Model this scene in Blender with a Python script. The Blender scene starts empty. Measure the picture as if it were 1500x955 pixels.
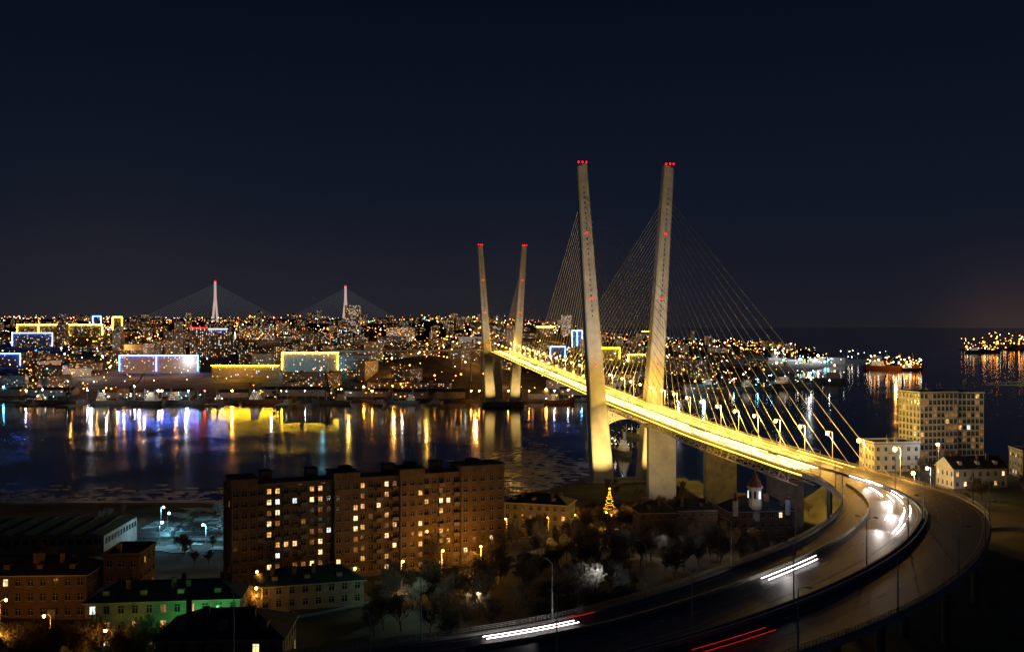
import bpy, math, random
from mathutils import Vector, Matrix, noise
R=random.Random(7)
sc=bpy.context.scene
sc.view_settings.view_transform='Standard'
try: sc.view_settings.look='None'
except Exception: pass
sc.view_settings.exposure=0
COL=sc.collection
CAMZ=113.0
# ---------------------------------------------------------------- materials
def mat(name,c,rough=.8,var=.35,scale=.5,metal=0,bump=0,spec=.3,c2=None):
    m=bpy.data.materials.new(name); m.use_nodes=True
    nt=m.node_tree; b=nt.nodes['Principled BSDF']
    b.inputs['Roughness'].default_value=rough; b.inputs['Metallic'].default_value=metal
    b.inputs['Specular IOR Level'].default_value=spec
    tc=nt.nodes.new('ShaderNodeTexCoord'); n=nt.nodes.new('ShaderNodeTexNoise')
    n.inputs['Scale'].default_value=scale; n.inputs['Detail'].default_value=6
    n.inputs['Roughness'].default_value=.65
    nt.links.new(tc.outputs['Object'],n.inputs['Vector'])
    r=nt.nodes.new('ShaderNodeValToRGB'); r.color_ramp.elements[0].position=.32; r.color_ramp.elements[1].position=.68
    c2=c2 or [min(1,x*(1+var)) for x in c]
    r.color_ramp.elements[0].color=[x*(1-var) for x in c]+[1]
    r.color_ramp.elements[1].color=list(c2)+[1]
    nt.links.new(n.outputs['Fac'],r.inputs['Fac']); nt.links.new(r.outputs['Color'],b.inputs['Base Color'])
    if bump:
        bp=nt.nodes.new('ShaderNodeBump'); bp.inputs['Strength'].default_value=bump; bp.inputs['Distance'].default_value=.2
        nt.links.new(n.outputs['Fac'],bp.inputs['Height']); nt.links.new(bp.outputs['Normal'],b.inputs['Normal'])
    return m
def brick(name,c,c2):
    m=mat(name,c,.85,.3,.4); nt=m.node_tree; b=nt.nodes['Principled BSDF']
    t=nt.nodes.new('ShaderNodeTexBrick'); t.inputs['Scale'].default_value=1
    t.inputs['Brick Width'].default_value=.5; t.inputs['Row Height'].default_value=.16; t.inputs['Mortar Size'].default_value=.02
    t.inputs['Color1'].default_value=(*c,1); t.inputs['Color2'].default_value=(*c2,1); t.inputs['Mortar'].default_value=(.2,.19,.17,1)
    tc=nt.nodes.new('ShaderNodeTexCoord'); sp=nt.nodes.new('ShaderNodeSeparateXYZ'); cb=nt.nodes.new('ShaderNodeCombineXYZ')
    ad=nt.nodes.new('ShaderNodeMath'); ad.operation='ADD'
    nt.links.new(tc.outputs['Object'],sp.inputs[0]); nt.links.new(sp.outputs[0],ad.inputs[0]); nt.links.new(sp.outputs[1],ad.inputs[1])
    nt.links.new(ad.outputs[0],cb.inputs[0]); nt.links.new(sp.outputs[2],cb.inputs[1]); nt.links.new(cb.outputs[0],t.inputs['Vector'])
    mx=nt.nodes.new('ShaderNodeMix'); mx.data_type='RGBA'; mx.blend_type='MULTIPLY'; mx.inputs[0].default_value=.7
    g=nt.nodes.new('ShaderNodeValToRGB'); g.color_ramp.elements[0].color=(.5,.5,.5,1); g.color_ramp.elements[0].position=.35; g.color_ramp.elements[1].position=.65
    nn=[x for x in nt.nodes if x.type=='TEX_NOISE'][0]
    nt.links.new(nn.outputs['Fac'],g.inputs[0])
    nt.links.new(t.outputs['Color'],mx.inputs[6]); nt.links.new(g.outputs[0],mx.inputs[7]); nt.links.new(mx.outputs[2],b.inputs['Base Color'])
    return m
def emis(name,c,s,sample=False,var=0):
    m=bpy.data.materials.new(name); m.use_nodes=True; nt=m.node_tree
    b=nt.nodes['Principled BSDF']; b.inputs['Base Color'].default_value=(.1,.1,.1,1)
    b.inputs['Emission Color'].default_value=(*c,1); b.inputs['Emission Strength'].default_value=s
    if var:
        tc=nt.nodes.new('ShaderNodeTexCoord'); n=nt.nodes.new('ShaderNodeTexNoise'); n.inputs['Scale'].default_value=1.1
        n.inputs['Detail'].default_value=3
        nt.links.new(tc.outputs['Object'],n.inputs['Vector'])
        mr=nt.nodes.new('ShaderNodeMapRange'); mr.inputs[1].default_value=.35; mr.inputs[2].default_value=.65
        mr.inputs[3].default_value=s*(1-var); mr.inputs[4].default_value=s*(1+var)
        nt.links.new(n.outputs['Fac'],mr.inputs[0]); nt.links.new(mr.outputs[0],b.inputs['Emission Strength'])
    m.cycles.emission_sampling='FRONT_BACK' if sample else 'NONE'
    return m
M={}
M['conc']=mat('concrete',(.42,.41,.40),.8,.22,.12,bump=.1)
M['concd']=mat('concrete_weathered',(.24,.235,.22),.85,.35,.25)
M['asph']=mat('asphalt',(.06,.06,.062),.55,.35,.35,spec=.5)
M['paint']=mat('road_paint',(.6,.6,.58),.6,.3,2)
M['steel']=mat('painted_steel',(.34,.33,.31),.5,.2,.8,metal=.3)
M['ysteel']=mat('girder_steel',(.55,.5,.42),.5,.2,.8)
M['cable']=mat('cable_sheath',(.5,.5,.5),.5,.1,1)
M['pole']=mat('galvanised_pole',(.5,.51,.52),.6,.15,2)
M['brown']=brick('brown_brick',(.34,.20,.085),(.26,.15,.065))
M['red']=brick('red_brick',(.26,.15,.08),(.2,.11,.06))
M['cream']=mat('cream_render',(.3,.28,.2),.9,.3,.35)
M['green']=mat('green_render',(.3,.36,.27),.9,.25,.35)
M['white']=mat('white_render',(.6,.6,.57),.85,.15,.3)
M['grey']=mat('grey_panel',(.3,.29,.28),.9,.25,.2)
M['roofd']=mat('dark_roof',(.045,.05,.05),.8,.4,.4)
M['roofg']=mat('green_metal_roof',(.05,.1,.075),.55,.4,.5)
M['roofr']=mat('red_tile_roof',(.2,.06,.04),.7,.4,.8)
M['frame']=mat('window_frame',(.5,.49,.45),.6,.1,2)
M['glass']=mat('dark_glass',(.02,.025,.03),.12,.2,1,spec=.6)
M['bark']=mat('bark',(.16,.13,.10),.95,.3,3)
M['fir']=mat('fir_needles',(.05,.07,.03),.9,.3,3)
M['hull']=mat('ship_hull',(.16,.18,.21),.5,.3,.3)
M['hull2']=mat('ship_red_hull',(.2,.07,.05),.5,.3,.3)
M['ice']=mat('ice',(.38,.42,.45),.4,.5,.09,bump=.8,spec=.5,c2=(.62,.66,.7))
M['snow']=mat('trampled_snow',(.12,.13,.14),.8,.6,.09,bump=.5,c2=(.6,.63,.65))
M['crane']=mat('crane_paint',(.12,.2,.12),.6,.3,.5)
M['rub']=mat('rubber',(.03,.03,.03),.8,.2,3)
M['car1']=mat('car_paint',(.35,.36,.38),.3,.05,1,spec=.6)
M['car2']=mat('car_paint_dark',(.05,.06,.1),.3,.05,1,spec=.6)
M['ww']=emis('window_warm',(1,.52,.15),1.0,var=.7)
M['wy']=emis('window_yellow',(1,.7,.33),1.6,var=.6)
M['wc']=emis('window_cool',(.85,.95,1),1.4,var=.5)
M['wd']=emis('window_dim',(1,.4,.1),.22,var=.7)
M['fw']=emis('far_window_warm',(1,.52,.14),2.0)
M['fc']=emis('far_window_cool',(.8,.9,1),1.8)
M['fd']=emis('far_window_dim',(1,.42,.1),.5)
M['ledy']=emis('led_yellow',(1,.58,.012),60,True)
M['ledb']=emis('led_blue',(.05,.17,1),36,True)
M['ledr']=emis('led_red',(1,.01,.04),6)
M['pt_o']=emis('sodium_light',(1,.32,.03),14)
M['pt_w']=emis('white_light',(1,.85,.62),14)
M['pt_t']=emis('teal_light',(.15,.75,1),12)
M['pt_r']=emis('red_light',(1,.0,.004),8)
M['q_o']=emis('quay_sodium',(1,.34,.03),170,True)
M['q_w']=emis('quay_white',(.85,.92,1),170,True)
M['q_t']=emis('quay_teal',(.12,.6,1),140,True)
M['q_r']=emis('quay_red',(1,.02,.02),90,True)
M['warn']=emis('warning_light',(1,.0,.004),6)
M['tr_y']=emis('trail_yellow',(1,.68,.2),9)
M['tr_o']=emis('trail_orange',(1,.45,.05),6)
M['tr_w']=emis('trail_white',(1,.9,.85),9)
M['tr_r']=emis('trail_red',(1,.01,.006),.7)
M['fas']=emis('fascia_led',(1,.55,.04),9)
M['globe']=emis('lamp_globe',(1,.42,.05),40)
M['globew']=emis('lamp_globe_white',(.5,.85,1),30)
M['xmas']=emis('tree_lights',(1,.42,.03),6)
# ---------------------------------------------------------------- mesh builder
class MB:
    def __init__(s): s.v=[];s.f=[];s.m=[];s.mats=[]
    def mi(s,k):
        if k not in s.mats: s.mats.append(k)
        return s.mats.index(k)
    def poly(s,pts,k):
        b=len(s.v); s.v+= [tuple(p) for p in pts]; s.f.append(tuple(range(b,b+len(pts)))); s.m.append(s.mi(k))
    def box(s,x0,x1,y0,y1,z0,z1,k,X=None):
        c=[(x,y,z) for z in (z0,z1) for x,y in ((x0,y0),(x1,y0),(x1,y1),(x0,y1))]
        if X: c=[tuple(X@Vector(p)) for p in c]
        b=len(s.v); s.v+=c; i=s.mi(k)
        for q in ((0,3,2,1),(4,5,6,7),(0,1,5,4),(1,2,6,5),(2,3,7,6),(3,0,4,7)):
            s.f.append(tuple(b+j for j in q)); s.m.append(i)
    def tube(s,a,b_,r0,r1,k,n=6):
        a=Vector(a); b_=Vector(b_); d=(b_-a)
        if d.length<1e-6: return
        d.normalize(); u=d.orthogonal().normalized(); w=d.cross(u); i=s.mi(k); o=len(s.v)
        for p,r in ((a,r0),(b_,r1)):
            for j in range(n):
                t=2*math.pi*j/n; s.v.append(tuple(p+(u*math.cos(t)+w*math.sin(t))*r))
        for j in range(n):
            s.f.append((o+j,o+(j+1)%n,o+n+(j+1)%n,o+n+j)); s.m.append(i)
        s.f.append(tuple(o+n-1-j for j in range(n))); s.m.append(i)
        s.f.append(tuple(o+n+j for j in range(n))); s.m.append(i)
    def oct(s,p,r,k):
        x,y,z=p;o=len(s.v);i=s.mi(k)
        s.v+=[(x+r,y,z),(x,y+r,z),(x-r,y,z),(x,y-r,z),(x,y,z+r),(x,y,z-r)]
        for q in ((0,1,4),(1,2,4),(2,3,4),(3,0,4),(1,0,5),(2,1,5),(3,2,5),(0,3,5)):
            s.f.append(tuple(o+j for j in q)); s.m.append(i)
    def ball(s,p,r,k,n=8):
        rings=[]
        for a in range(1,n//2):
            t=math.pi*a/(n//2)
            rings.append([(p[0]+r*math.sin(t)*math.cos(2*math.pi*j/n),p[1]+r*math.sin(t)*math.sin(2*math.pi*j/n),p[2]+r*math.cos(t)) for j in range(n)])
        for j in range(n):
            s.poly([(p[0],p[1],p[2]+r),rings[0][j],rings[0][(j+1)%n]],k)
            s.poly([(p[0],p[1],p[2]-r),rings[-1][(j+1)%n],rings[-1][j]],k)
            for q in range(len(rings)-1):
                s.poly([rings[q][j],rings[q+1][j],rings[q+1][(j+1)%n],rings[q][(j+1)%n]],k)
    def mesh(s,name):
        me=bpy.data.meshes.new(name); me.from_pydata(s.v,[],s.f)
        for k in s.mats: me.materials.append(M[k])
        me.polygons.foreach_set('material_index',s.m); me.update(); return me
def ob(name,me,parent=None,loc=(0,0,0),rot=0,scale=1):
    o=bpy.data.objects.new(name,me); COL.objects.link(o); o.location=loc; o.rotation_euler=(0,0,rot)
    o.scale=(scale,)*3 if not hasattr(scale,'__len__') else scale
    if parent: o.parent=parent
    return o
def group(name,parts,loc=(0,0,0),rot=0):
    e=ob(name,None,None,loc,rot)
    for k,mb in parts.items():
        if mb.v: ob(k,mb.mesh(k),e)
    return e
def light(name,typ,loc,col,power,parent=None,rad=.3,aim=None,size=60,blend=.6):
    L=bpy.data.lights.new(name,typ); L.color=col; L.energy=power; L.shadow_soft_size=rad
    o=ob(name,L,parent,loc)
    if typ=='SPOT':
        L.spot_size=math.radians(size); L.spot_blend=blend
        d=Vector(aim)-Vector(loc); o.rotation_mode='QUATERNION'; o.rotation_quaternion=d.to_track_quat('-Z','Y')
    return o
# ---------------------------------------------------------------- terrain
def ip(x,pts):
    if x<=pts[0][0]: return pts[0][1]
    for (a,b),(c,d) in zip(pts,pts[1:]):
        if x<=c: return b+(d-b)*(x-a)/(c-a)
    return pts[-1][1]
def sm(a,b,x):
    t=max(0,min(1,(x-a)/(b-a))); return t*t*(3-2*t)
def nshore(X): return ip(X,[(-150,645),(-20,640),(25,700),(50,748),(128,748),(165,650),(260,600),(3000,600)])+6*noise.noise(Vector((X/40,3,0)))
def fshore(X): return ip(X,[(-9000,1500),(-1500,1530),(-30,1513),(60,1500),(111,1525),(300,1600),(440,1880),(1000,3100),(1300,4300),(2000,9000),(9000,14000)])
def height(X,Y):
    if Y<900:
        d=nshore(X)-Y
        a=ip(Y,[(0,45),(150,44),(230,42),(320,41),(400,30),(480,18),(560,8),(620,3)])
        b=ip(Y,[(0,45),(150,44),(230,42),(290,39),(330,30),(400,16),(480,8),(560,4),(620,3)])
        c=ip(Y,[(0,42),(200,38),(270,42),(330,46),(520,46),(560,24),(600,4)])
        z=a+(b-a)*sm(-60,-100,X) if X<0 else a
        if X>100: z=a+(c-a)*sm(125,185,X)
        z+=1.2*noise.noise(Vector((X/30,Y/30,0)))*sm(0,60,d)
        z=-6+(z+6)*sm(-5,5,d)
        return z+62*math.exp(-(X*X+Y*Y)/4900)
    d=Y-fshore(X)
    h=ip(d,[(0,2.5),(50,3),(120,8),(300,22),(600,34),(1200,58),(2200,86),(3500,135),(5000,150),(9000,90)])
    k=1-.5*sm(-100,500,X)
    h=h*k if h>3 else h
    s=sm(150,900,d)
    h+=s*(22*noise.noise(Vector((X/520,Y/520,3)))+9*noise.noise(Vector((X/160,Y/160,9))))
    h+=38*math.exp(-(((X+150)/130)**2+((Y-1830)/110)**2))
    z=-6+(h+6)*sm(-12,12,d)
    if X>600 and Y>5200: z=-6
    e=((X-3050)/870)**2+((Y-5000)/420)**2
    if e<1.3: z=max(z,-6+26*(1-sm(.7,1.1,e))+0)
    return z
def frange(*segs):
    o=[]
    for a,b,s in segs:
        x=a
        while x<b-1e-6: o.append(x); x+=s
    o.append(segs[-1][1]); return o
xs=frange((-9000,-1500,250),(-1500,-350,40),(-350,350,7),(350,1500,40),(1500,9000,250))
ys=frange((-1500,100,100),(100,800,7),(800,1450,65),(1450,1570,8),(1570,4000,45),(4000,16000,300))
g=MB(); g.mi('rub')
g.v=[(x,y,height(x,y)) for y in ys for x in xs]
nx=len(xs)
g.f=[(j*nx+i,j*nx+i+1,(j+1)*nx+i+1,(j+1)*nx+i) for j in range(len(ys)-1) for i in range(nx-1)]
g.m=[0]*len(g.f)
M['ground']=mat('ground_soil',(.035,.037,.028),.95,.5,.05,bump=.3,c2=(.1,.095,.075))
g.mats=['ground']
gm=g.mesh('ground'); gm.polygons.foreach_set('use_smooth',[True]*len(g.f))
ob('ground',gm)
def ground_at_pixel(px,py,zoff=0):
    """image pixel coordinates -> point where that camera ray meets the terrain"""
    u=(px-750)/1500; w=(py-477.5)/1500; Y=110.0
    while Y<14000:
        z=CAMZ-w*Y
        if height(u*Y,Y)>=z: break
        Y+=2 if Y<900 else 6
    return Vector((u*Y,Y,height(u*Y,Y)))
# water
wm=bpy.data.materials.new('sea_water'); wm.use_nodes=True; nt=wm.node_tree; b=nt.nodes['Principled BSDF']
b.inputs['Base Color'].default_value=(.003,.007,.014,1); b.inputs['IOR'].default_value=1.33
b.inputs['Specular IOR Level'].default_value=.6
tc=nt.nodes.new('ShaderNodeTexCoord')
n1=nt.nodes.new('ShaderNodeTexNoise'); n1.inputs['Scale'].default_value=.22; n1.inputs['Detail'].default_value=6
n2=nt.nodes.new('ShaderNodeTexNoise'); n2.inputs['Scale'].default_value=.012; n2.inputs['Detail'].default_value=4
for n in (n1,n2): nt.links.new(tc.outputs['Object'],n.inputs['Vector'])
bp=nt.nodes.new('ShaderNodeBump'); bp.inputs['Strength'].default_value=.5; bp.inputs['Distance'].default_value=.085
nt.links.new(n1.outputs['Fac'],bp.inputs['Height']); nt.links.new(bp.outputs['Normal'],b.inputs['Normal'])
mr=nt.nodes.new('ShaderNodeMapRange'); mr.inputs[1].default_value=.35; mr.inputs[2].default_value=.65; mr.inputs[3].default_value=.06; mr.inputs[4].default_value=.13
nt.links.new(n2.outputs['Fac'],mr.inputs[0]); nt.links.new(mr.outputs[0],b.inputs['Roughness'])
M['water']=wm
w=MB(); w.poly([(-30000,300,0),(30000,300,0),(30000,60000,0),(-30000,60000,0)],'water'); ob('water',w.mesh('water'))
# ice floes
ice=MB()
def floe(cx,cy,r,asp):
    n=R.randint(7,12); a0=R.random()*6
    pts=[]
    for j in range(n):
        t=a0+2*math.pi*j/n; q=r*R.uniform(.7,1.15)
        pts.append((cx+q*asp*math.cos(t),cy+q*math.sin(t)))
    ice.poly([(x,y,.12) for x,y in pts],'ice')
    for j in range(n):
        a,b_=pts[j],pts[(j+1)%n]; ice.poly([(a[0],a[1],-.1),(b_[0],b_[1],-.1),(b_[0],b_[1],.12),(a[0],a[1],.12)],'ice')
cells=set()
for i in range(2300):
    if i<1100: cx=R.uniform(-420,-10); cy=648+abs(R.gauss(0,26)); r=R.uniform(1.5,7)
    else: cx=R.gauss(14,19); cy=R.gauss(800,62); r=R.uniform(1.5,6)
    key=(round(cx/9),round(cy/7))
    if key in cells or cy<nshore(cx)+4: continue
    cells.add(key); floe(cx,cy,min(r,4.0),1.3)
pr=None
for i in range(70):
    x=-430+i*6; y0=nshore(x)-3; y1=nshore(x)+16+14*noise.noise(Vector((x/25,1,2)))+8*noise.noise(Vector((x/7,1,2)))
    if pr: ice.poly([(pr[0],pr[1],.3),(x,y0,.3),(x,y1,.3),(pr[0],pr[2],.3)],'ice')
    pr=(x,y0,y1)
ob('ice_floes',ice.mesh('ice_floes'))
# ---------------------------------------------------------------- bridge
C0=Vector((80,726)); D=Vector((.1275,-.9918)); N=Vector((.9918,.1275))
def dz(t): return ip(t,[(-1100,66),(-880,75),(-737,77),(0,59.5),(200,56.7),(330,57),(900,57)])
def bp3(t,lat,dzz=0):
    p=C0+D*t+N*lat; return Vector((p.x,p.y,dz(t)+dzz))
st=[]   # stations (L,R)
fc=[((-330,1905),67),((-240,1880),68),((-160,1835),69.5),((-95,1770),71.5),((-55,1700),73.5)]
def cr(p0,p1,p2,p3,t): return .5*((2*p1)+(-p0+p2)*t+(2*p0-5*p1+4*p2-p3)*t*t+(-p0+3*p1-3*p2+p3)*t**3)
cpts=[Vector((x,y,z)) for (x,y),z in fc]+[bp3(-900,0),bp3(-860,0)]
cl=[]
for i in range(len(cpts)-2):
    p=[cpts[max(0,i-1)],cpts[i],cpts[i+1],cpts[min(len(cpts)-1,i+2)]]
    for k in range(6): cl.append(cr(*p,k/6))
for i,p in enumerate(cl):
    q=cl[i+1] if i<len(cl)-1 else bp3(-890,0)
    d=(q-p); d.z=0; d.normalize(); n=Vector((-d.y,d.x,0))
    st.append((p-n*14.5,p+n*14.5))
far_n=len(st)
ref=bp3(-880,14.5)-bp3(-880,-14.5)
if (st[-1][1]-st[-1][0]).dot(ref)<0: st=[(b_,a) for a,b_ in st]
t=-880
while t<330: st.append((bp3(t,-14.5),bp3(t,14.5))); t+=10
S0=len(st)
KI=[(108,397),(111,375),(109.5,350),(103.5,322),(91,294),(73,265),(49,235),(25,209),(4,192),(-22,179),(-55,166),(-95,152)]
KO=[(137,400),(143,365),(146,335),(141,304),(127,272),(107,238),(82,206),(55,180),(26,158),(-4,143),(-40,131),(-80,120)]
SUB=8
def kp(K,q):
    i=min(int(q),len(K)-2); f=q-i
    g_=lambda j:Vector((*K[max(0,min(len(K)-1,j))],57))
    return cr(g_(i-1),g_(i),g_(i+1),g_(i+2),f)
def curve(q,s,dzz=0):
    a=kp(KI,q); b_=kp(KO,q); p=a+(b_-a)*s; p.z+=dzz; return p
for i in range((len(KI)-1)*SUB+1):
    q=i/SUB; st.append((kp(KI,q),kp(KO,q)))
def fr(i,s,h=0):
    L,Rr=st[i]; p=L+(Rr-L)*s; return Vector((p.x,p.y,p.z+h))
def offs(i,s,dx,h):
    L,Rr=st[i]; n=(Rr-L); n.z=0; n.normalize(); p=L+(Rr-L)*s+n*dx; return Vector((p.x,p.y,p.z+h))
def sweep(mb,rng,prof,k,closed=True):
    for i,j in zip(rng,rng[1:]):
        a=[p(i) for p in prof]; c=[p(j) for p in prof]; m=len(a)
        for u in range(m if closed else m-1):
            v=(u+1)%m; mb.poly([a[u],a[v],c[v],c[u]],k)
def rail(mb,rng,s,dx,w_,h0,h1,k):
    sweep(mb,rng,[lambda i:offs(i,s,dx-w_/2,h0),lambda i:offs(i,s,dx+w_/2,h0),lambda i:offs(i,s,dx+w_/2,h1),lambda i:offs(i,s,dx-w_/2,h1)],k)
ALL=list(range(len(st)))
deck=MB(); 
sweep(deck,ALL,[lambda i:fr(i,0),lambda i:fr(i,1)],'asph',False)
sweep(deck,ALL,[lambda i:offs(i,1,0,0),lambda i:offs(i,1,.0,-1.2),lambda i:offs(i,1,-5,-2.2),lambda i:offs(i,0,5,-2.2),lambda i:offs(i,0,0,-1.2),lambda i:offs(i,0,0,0)],'ysteel',False)
barr=MB(); 
for s,dx in ((0,.3),(1,-.3)): rail(barr,ALL,s,dx,.5,.0,.55,'conc')
med=MB()
rail(med,list(range(0,S0+6)),.5,0,.6,0,.85,'conc')
CR=list(range(S0,len(st)))
def medf(i): return .5+.08*sm(0,30,i-S0)
sweep(med,CR[5:],[lambda i:offs(i,medf(i),-.9,0),lambda i:offs(i,medf(i),-.9,.8),lambda i:offs(i,medf(i),-.6,.8),lambda i:offs(i,medf(i),-.6,0)],'conc')
sweep(med,CR[5:],[lambda i:offs(i,medf(i),.6,0),lambda i:offs(i,medf(i),.6,.8),lambda i:offs(i,medf(i),.9,.8),lambda i:offs(i,medf(i),.9,0)],'conc')
sweep(med,CR[12:],[lambda i:offs(i,.2,-.15,0),lambda i:offs(i,.2,-.15,.8),lambda i:offs(i,.2,.15,.8),lambda i:offs(i,.2,.15,0)],'steel')
rl=MB()
for s,dx in ((0,.15),(1,-.15)):
    for h in (.85,1.15,1.45): rail(rl,ALL[far_n:],s,dx,.1,h,h+.09,'steel')
    for i in ALL[far_n:-1]:
        for f in (0,.25,.5,.75):
            p=offs(i,s,dx,0).lerp(offs(i+1,s,dx,0),f); rl.tube(p+Vector((0,0,.5)),p+Vector((0,0,1.5)),.07,.07,'steel',4)
mk=MB()
def mark(i,j,s,k='paint',w_=.1):
    mk.poly([offs(i,s,-w_,.02),offs(i,s,w_,.02),offs(j,s,w_,.02),offs(j,s,-w_,.02)],k)
for i in range(len(st)-1):
    for s in (.05,.47,.53,.95): mark(i,i+1,s)
    if i%2==0:
        for s in (.19,.33,.67,.81): mark(i,i+1,s)
fas=MB()
rail(fas,ALL[far_n+8:S0+5],0,-.12,.14,-.55,-.35,'fas')
rail(fas,ALL[far_n+8:S0+5],1,.12,.14,-.55,-.35,'fas')
# truss girder under the side span, open web
tr=MB()
t=-30
while t<325:
    for s in (-14.3,-7,7,14.3):
        w2=.26 if abs(s)>10 else .2
        a=bp3(t,s,-1.3); b_=bp3(t+5,s*.94,-5.0); c=bp3(t+10,s,-1.3)
        tr.tube(a,b_,w2,w2,'ysteel',4); tr.tube(b_,c,w2,w2,'ysteel',4)
        tr.tube(b_,bp3(t+15,s*.94,-5.0),.32,.32,'ysteel',4)
    tr.tube(bp3(t+5,-13.4,-5),bp3(t+5,13.4,-5),.22,.22,'ysteel',4)
    t+=10
def pylon(tc_,zb,parts):
    legs=parts['legs']; wl=parts['warning_lights']
    top=226; zdeck=dz(tc_)
    for sg in (-1,1):
        prev=None; K=14
        for k in range(K+1):
            z=zb+(top-zb)*k/K; f=z/226
            lat=sg*(16.5+15*f)
            hw=7.6-6.0*f if f<.3 else ip(f,[(.3,5.8),(.6,4.7),(1,3.5)])
            hd=ip(f,[(0,8.5),(.3,6),(1,4)])
            ch=.8
            ring=[]
            for a,b_ in ((-hw+ch,-hd),(hw-ch,-hd),(hw,-hd+ch),(hw,hd-ch),(hw-ch,hd),(-hw+ch,hd),(-hw,hd-ch),(-hw,-hd+ch)):
                p=C0+D*(tc_-b_)+N*(lat+a); 
                zz=z+(0 if k<K else 1.5*sg*a/hw*-1)
                ring.append(Vector((p.x,p.y,zz)))
            if prev:
                for u in range(8): legs.poly([prev[u],prev[(u+1)%8],ring[(u+1)%8],ring[u]],'conc')
            prev=ring
        legs.poly(prev,'conc')
        for k in range(26):
            z=120+k*3.6; f=z/226; lat=sg*(16.5+15*f); hd=ip(f,[(0,8.5),(.3,6),(1,4)])+.05
            p=C0+D*(tc_+hd)+N*lat
            X=Matrix.Translation((p.x,p.y,z))@Matrix.Rotation(math.atan2(N.y,N.x),4,'Z')
            parts['anchor_pockets'].box(-.45,.45,-.12,.12,-.6,.6,'rub',X)
        for z in (226.8,178,132,86):
            f=z/226; lat=sg*(16.5+15*f); hd=ip(f,[(0,8.5),(.3,6),(1,4)])
            for a in ((-2.6,.2,2.8) if z>200 else (0,)):
                p=C0+D*(tc_+hd+.4)+N*(lat+a)
                if z>200: wl.tube((p.x,p.y,z-1),(p.x,p.y,z+1),.12,.12,'pole',5)
                wl.ball((p.x,p.y,z+(1 if z>200 else 0)),(.62 if z>200 else .62) if tc_>-100 else .8,'warn')
    cb=parts['cross_beam']; zt=zdeck-5.2; zbm=zt-12
    for off in (-5,5):
        for k in range(8):
            a=-17+34*k/8; c=-17+34*(k+1)/8; m=(a+c)/2
            arch=lambda x: zbm+6*(1-(x/17)**2)
            P=lambda x,z: Vector((*(C0+D*(tc_+off)+N*x),z))
            cb.tube(P(a,zt),P(c,zt),.8,.8,'ysteel',4); cb.tube(P(a,arch(a)),P(c,arch(c)),.8,.8,'ysteel',4)
            cb.tube(P(a,zt),P(m,arch(m)),.5,.5,'ysteel',4); cb.tube(P(m,arch(m)),P(c,zt),.5,.5,'ysteel',4)
            cb.tube(P(a,zt),P(a,arch(a)),.4,.4,'ysteel',4)
    X=Matrix.Translation((*(C0+D*tc_),0))@Matrix.Rotation(math.atan2(N.y,N.x),4,'Z')
    parts['pile_cap'].box(-29,29,-13,13,zb-8,zb+2.2,'concd',X)
cab=MB()
def legpt(tc_,sg,z):
    lat=sg*(16.5+15*z/226); p=C0+D*tc_+N*lat; return Vector((p.x,p.y,z))
for tc_,dirs in ((0,(1,-1)),(-737,(1,-1))):
    for sg in (-1,1):
        for dr in dirs:
            for k in range(21):
                tt=30+k*16.2
                if tc_==-737 and dr==-1: tt=20+k*6.2
                zt=132+k*3.7
                tt2=tc_+dr*tt
                cab.tube(legpt(tc_,sg,zt),bp3(tt2,sg*14.0,.6),.11,.11,'cable',4)
pn={k:MB() for k in ('legs','anchor_pockets','warning_lights','cross_beam','pile_cap')}
pylon(0,2,pn); 
pf={k:MB() for k in ('legs','anchor_pockets','warning_lights','cross_beam','pile_cap')}
pylon(-737,4,pf)
piers=MB()
def pier(t,wd,dp,zb,lat=0,k='conc'):
    X=Matrix.Translation((*(C0+D*t+N*lat),0))@Matrix.Rotation(math.atan2(N.y,N.x),4,'Z')
    zt=dz(t)-5.4
    piers.box(-wd/2,wd/2,-dp/2,dp/2,zb-6,zt-2.2,k,X); piers.box(-wd/2-1.5,wd/2+1.5,-dp/2-.8,dp/2+.8,zt-2.2,zt,k,X)
pier(95,17,6,8); pier(205,16,5,14,0,'concd'); pier(290,15,4,20,0,'concd')
for t in (-800,-870): pier(t,15,5,10)
for q in (1,2.2,3.3,4.3,5.3,6.3,7.3,8.3,9.3):
    for s in (.15,.42,.72,.93):
        p=curve(q,s); gz=height(p.x,p.y); piers.tube((p.x,p.y,gz-2),(p.x,p.y,54.9),1.0,1.0,'concd',12)
for i in range(3,far_n,5):
    for s in (.2,.8):
        p=fr(i,s); piers.tube((p.x,p.y,height(p.x,p.y)-2),(p.x,p.y,p.z-2.1),1.4,1.4,'concd',10)
parts=dict(deck=deck,edge_barriers=barr,median_barrier=med,railings=rl,road_markings=mk,edge_lighting=fas,girder_truss=tr,stay_cables=cab,piers=piers)
for k,v in pn.items(): parts['pylon_'+k]=v
for k,v in pf.items(): parts['second_pylon_'+k]=v
bridge=group('cable_stayed_bridge',parts)
for tc_,pw in ((0,1),(-737,.5)):
    for sg in (-1,1):
        light('pylon_floodlight','SPOT',bp3(tc_+75,sg*26,-8),(.95,.93,1),175000*pw,bridge,1,legpt(tc_,sg,150),62,.9)
        light('pylon_base_floodlight','SPOT',(*(C0+D*(tc_+42)+N*(sg*20)),12),(1,.62,.16),260000*pw,bridge,1,legpt(tc_,sg,34),60,.9)
light('cross_beam_fill','SPOT',(*(C0+D*40+N*-4),22),(1,.62,.15),150000,bridge,1,(80,722,50),60,.9)  # added fill spot that brings the truss out of the dark
light('pier_floodlight','SPOT',(*(C0+D*150+N*-12),24),(1,.75,.4),38000,bridge,1,(92,632,30),60,.8)
light('girder_light','SPOT',(*(C0+D*150+N*-55),26),(1,.58,.1),110000,bridge,1,(95,600,54),95,.9)
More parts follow.
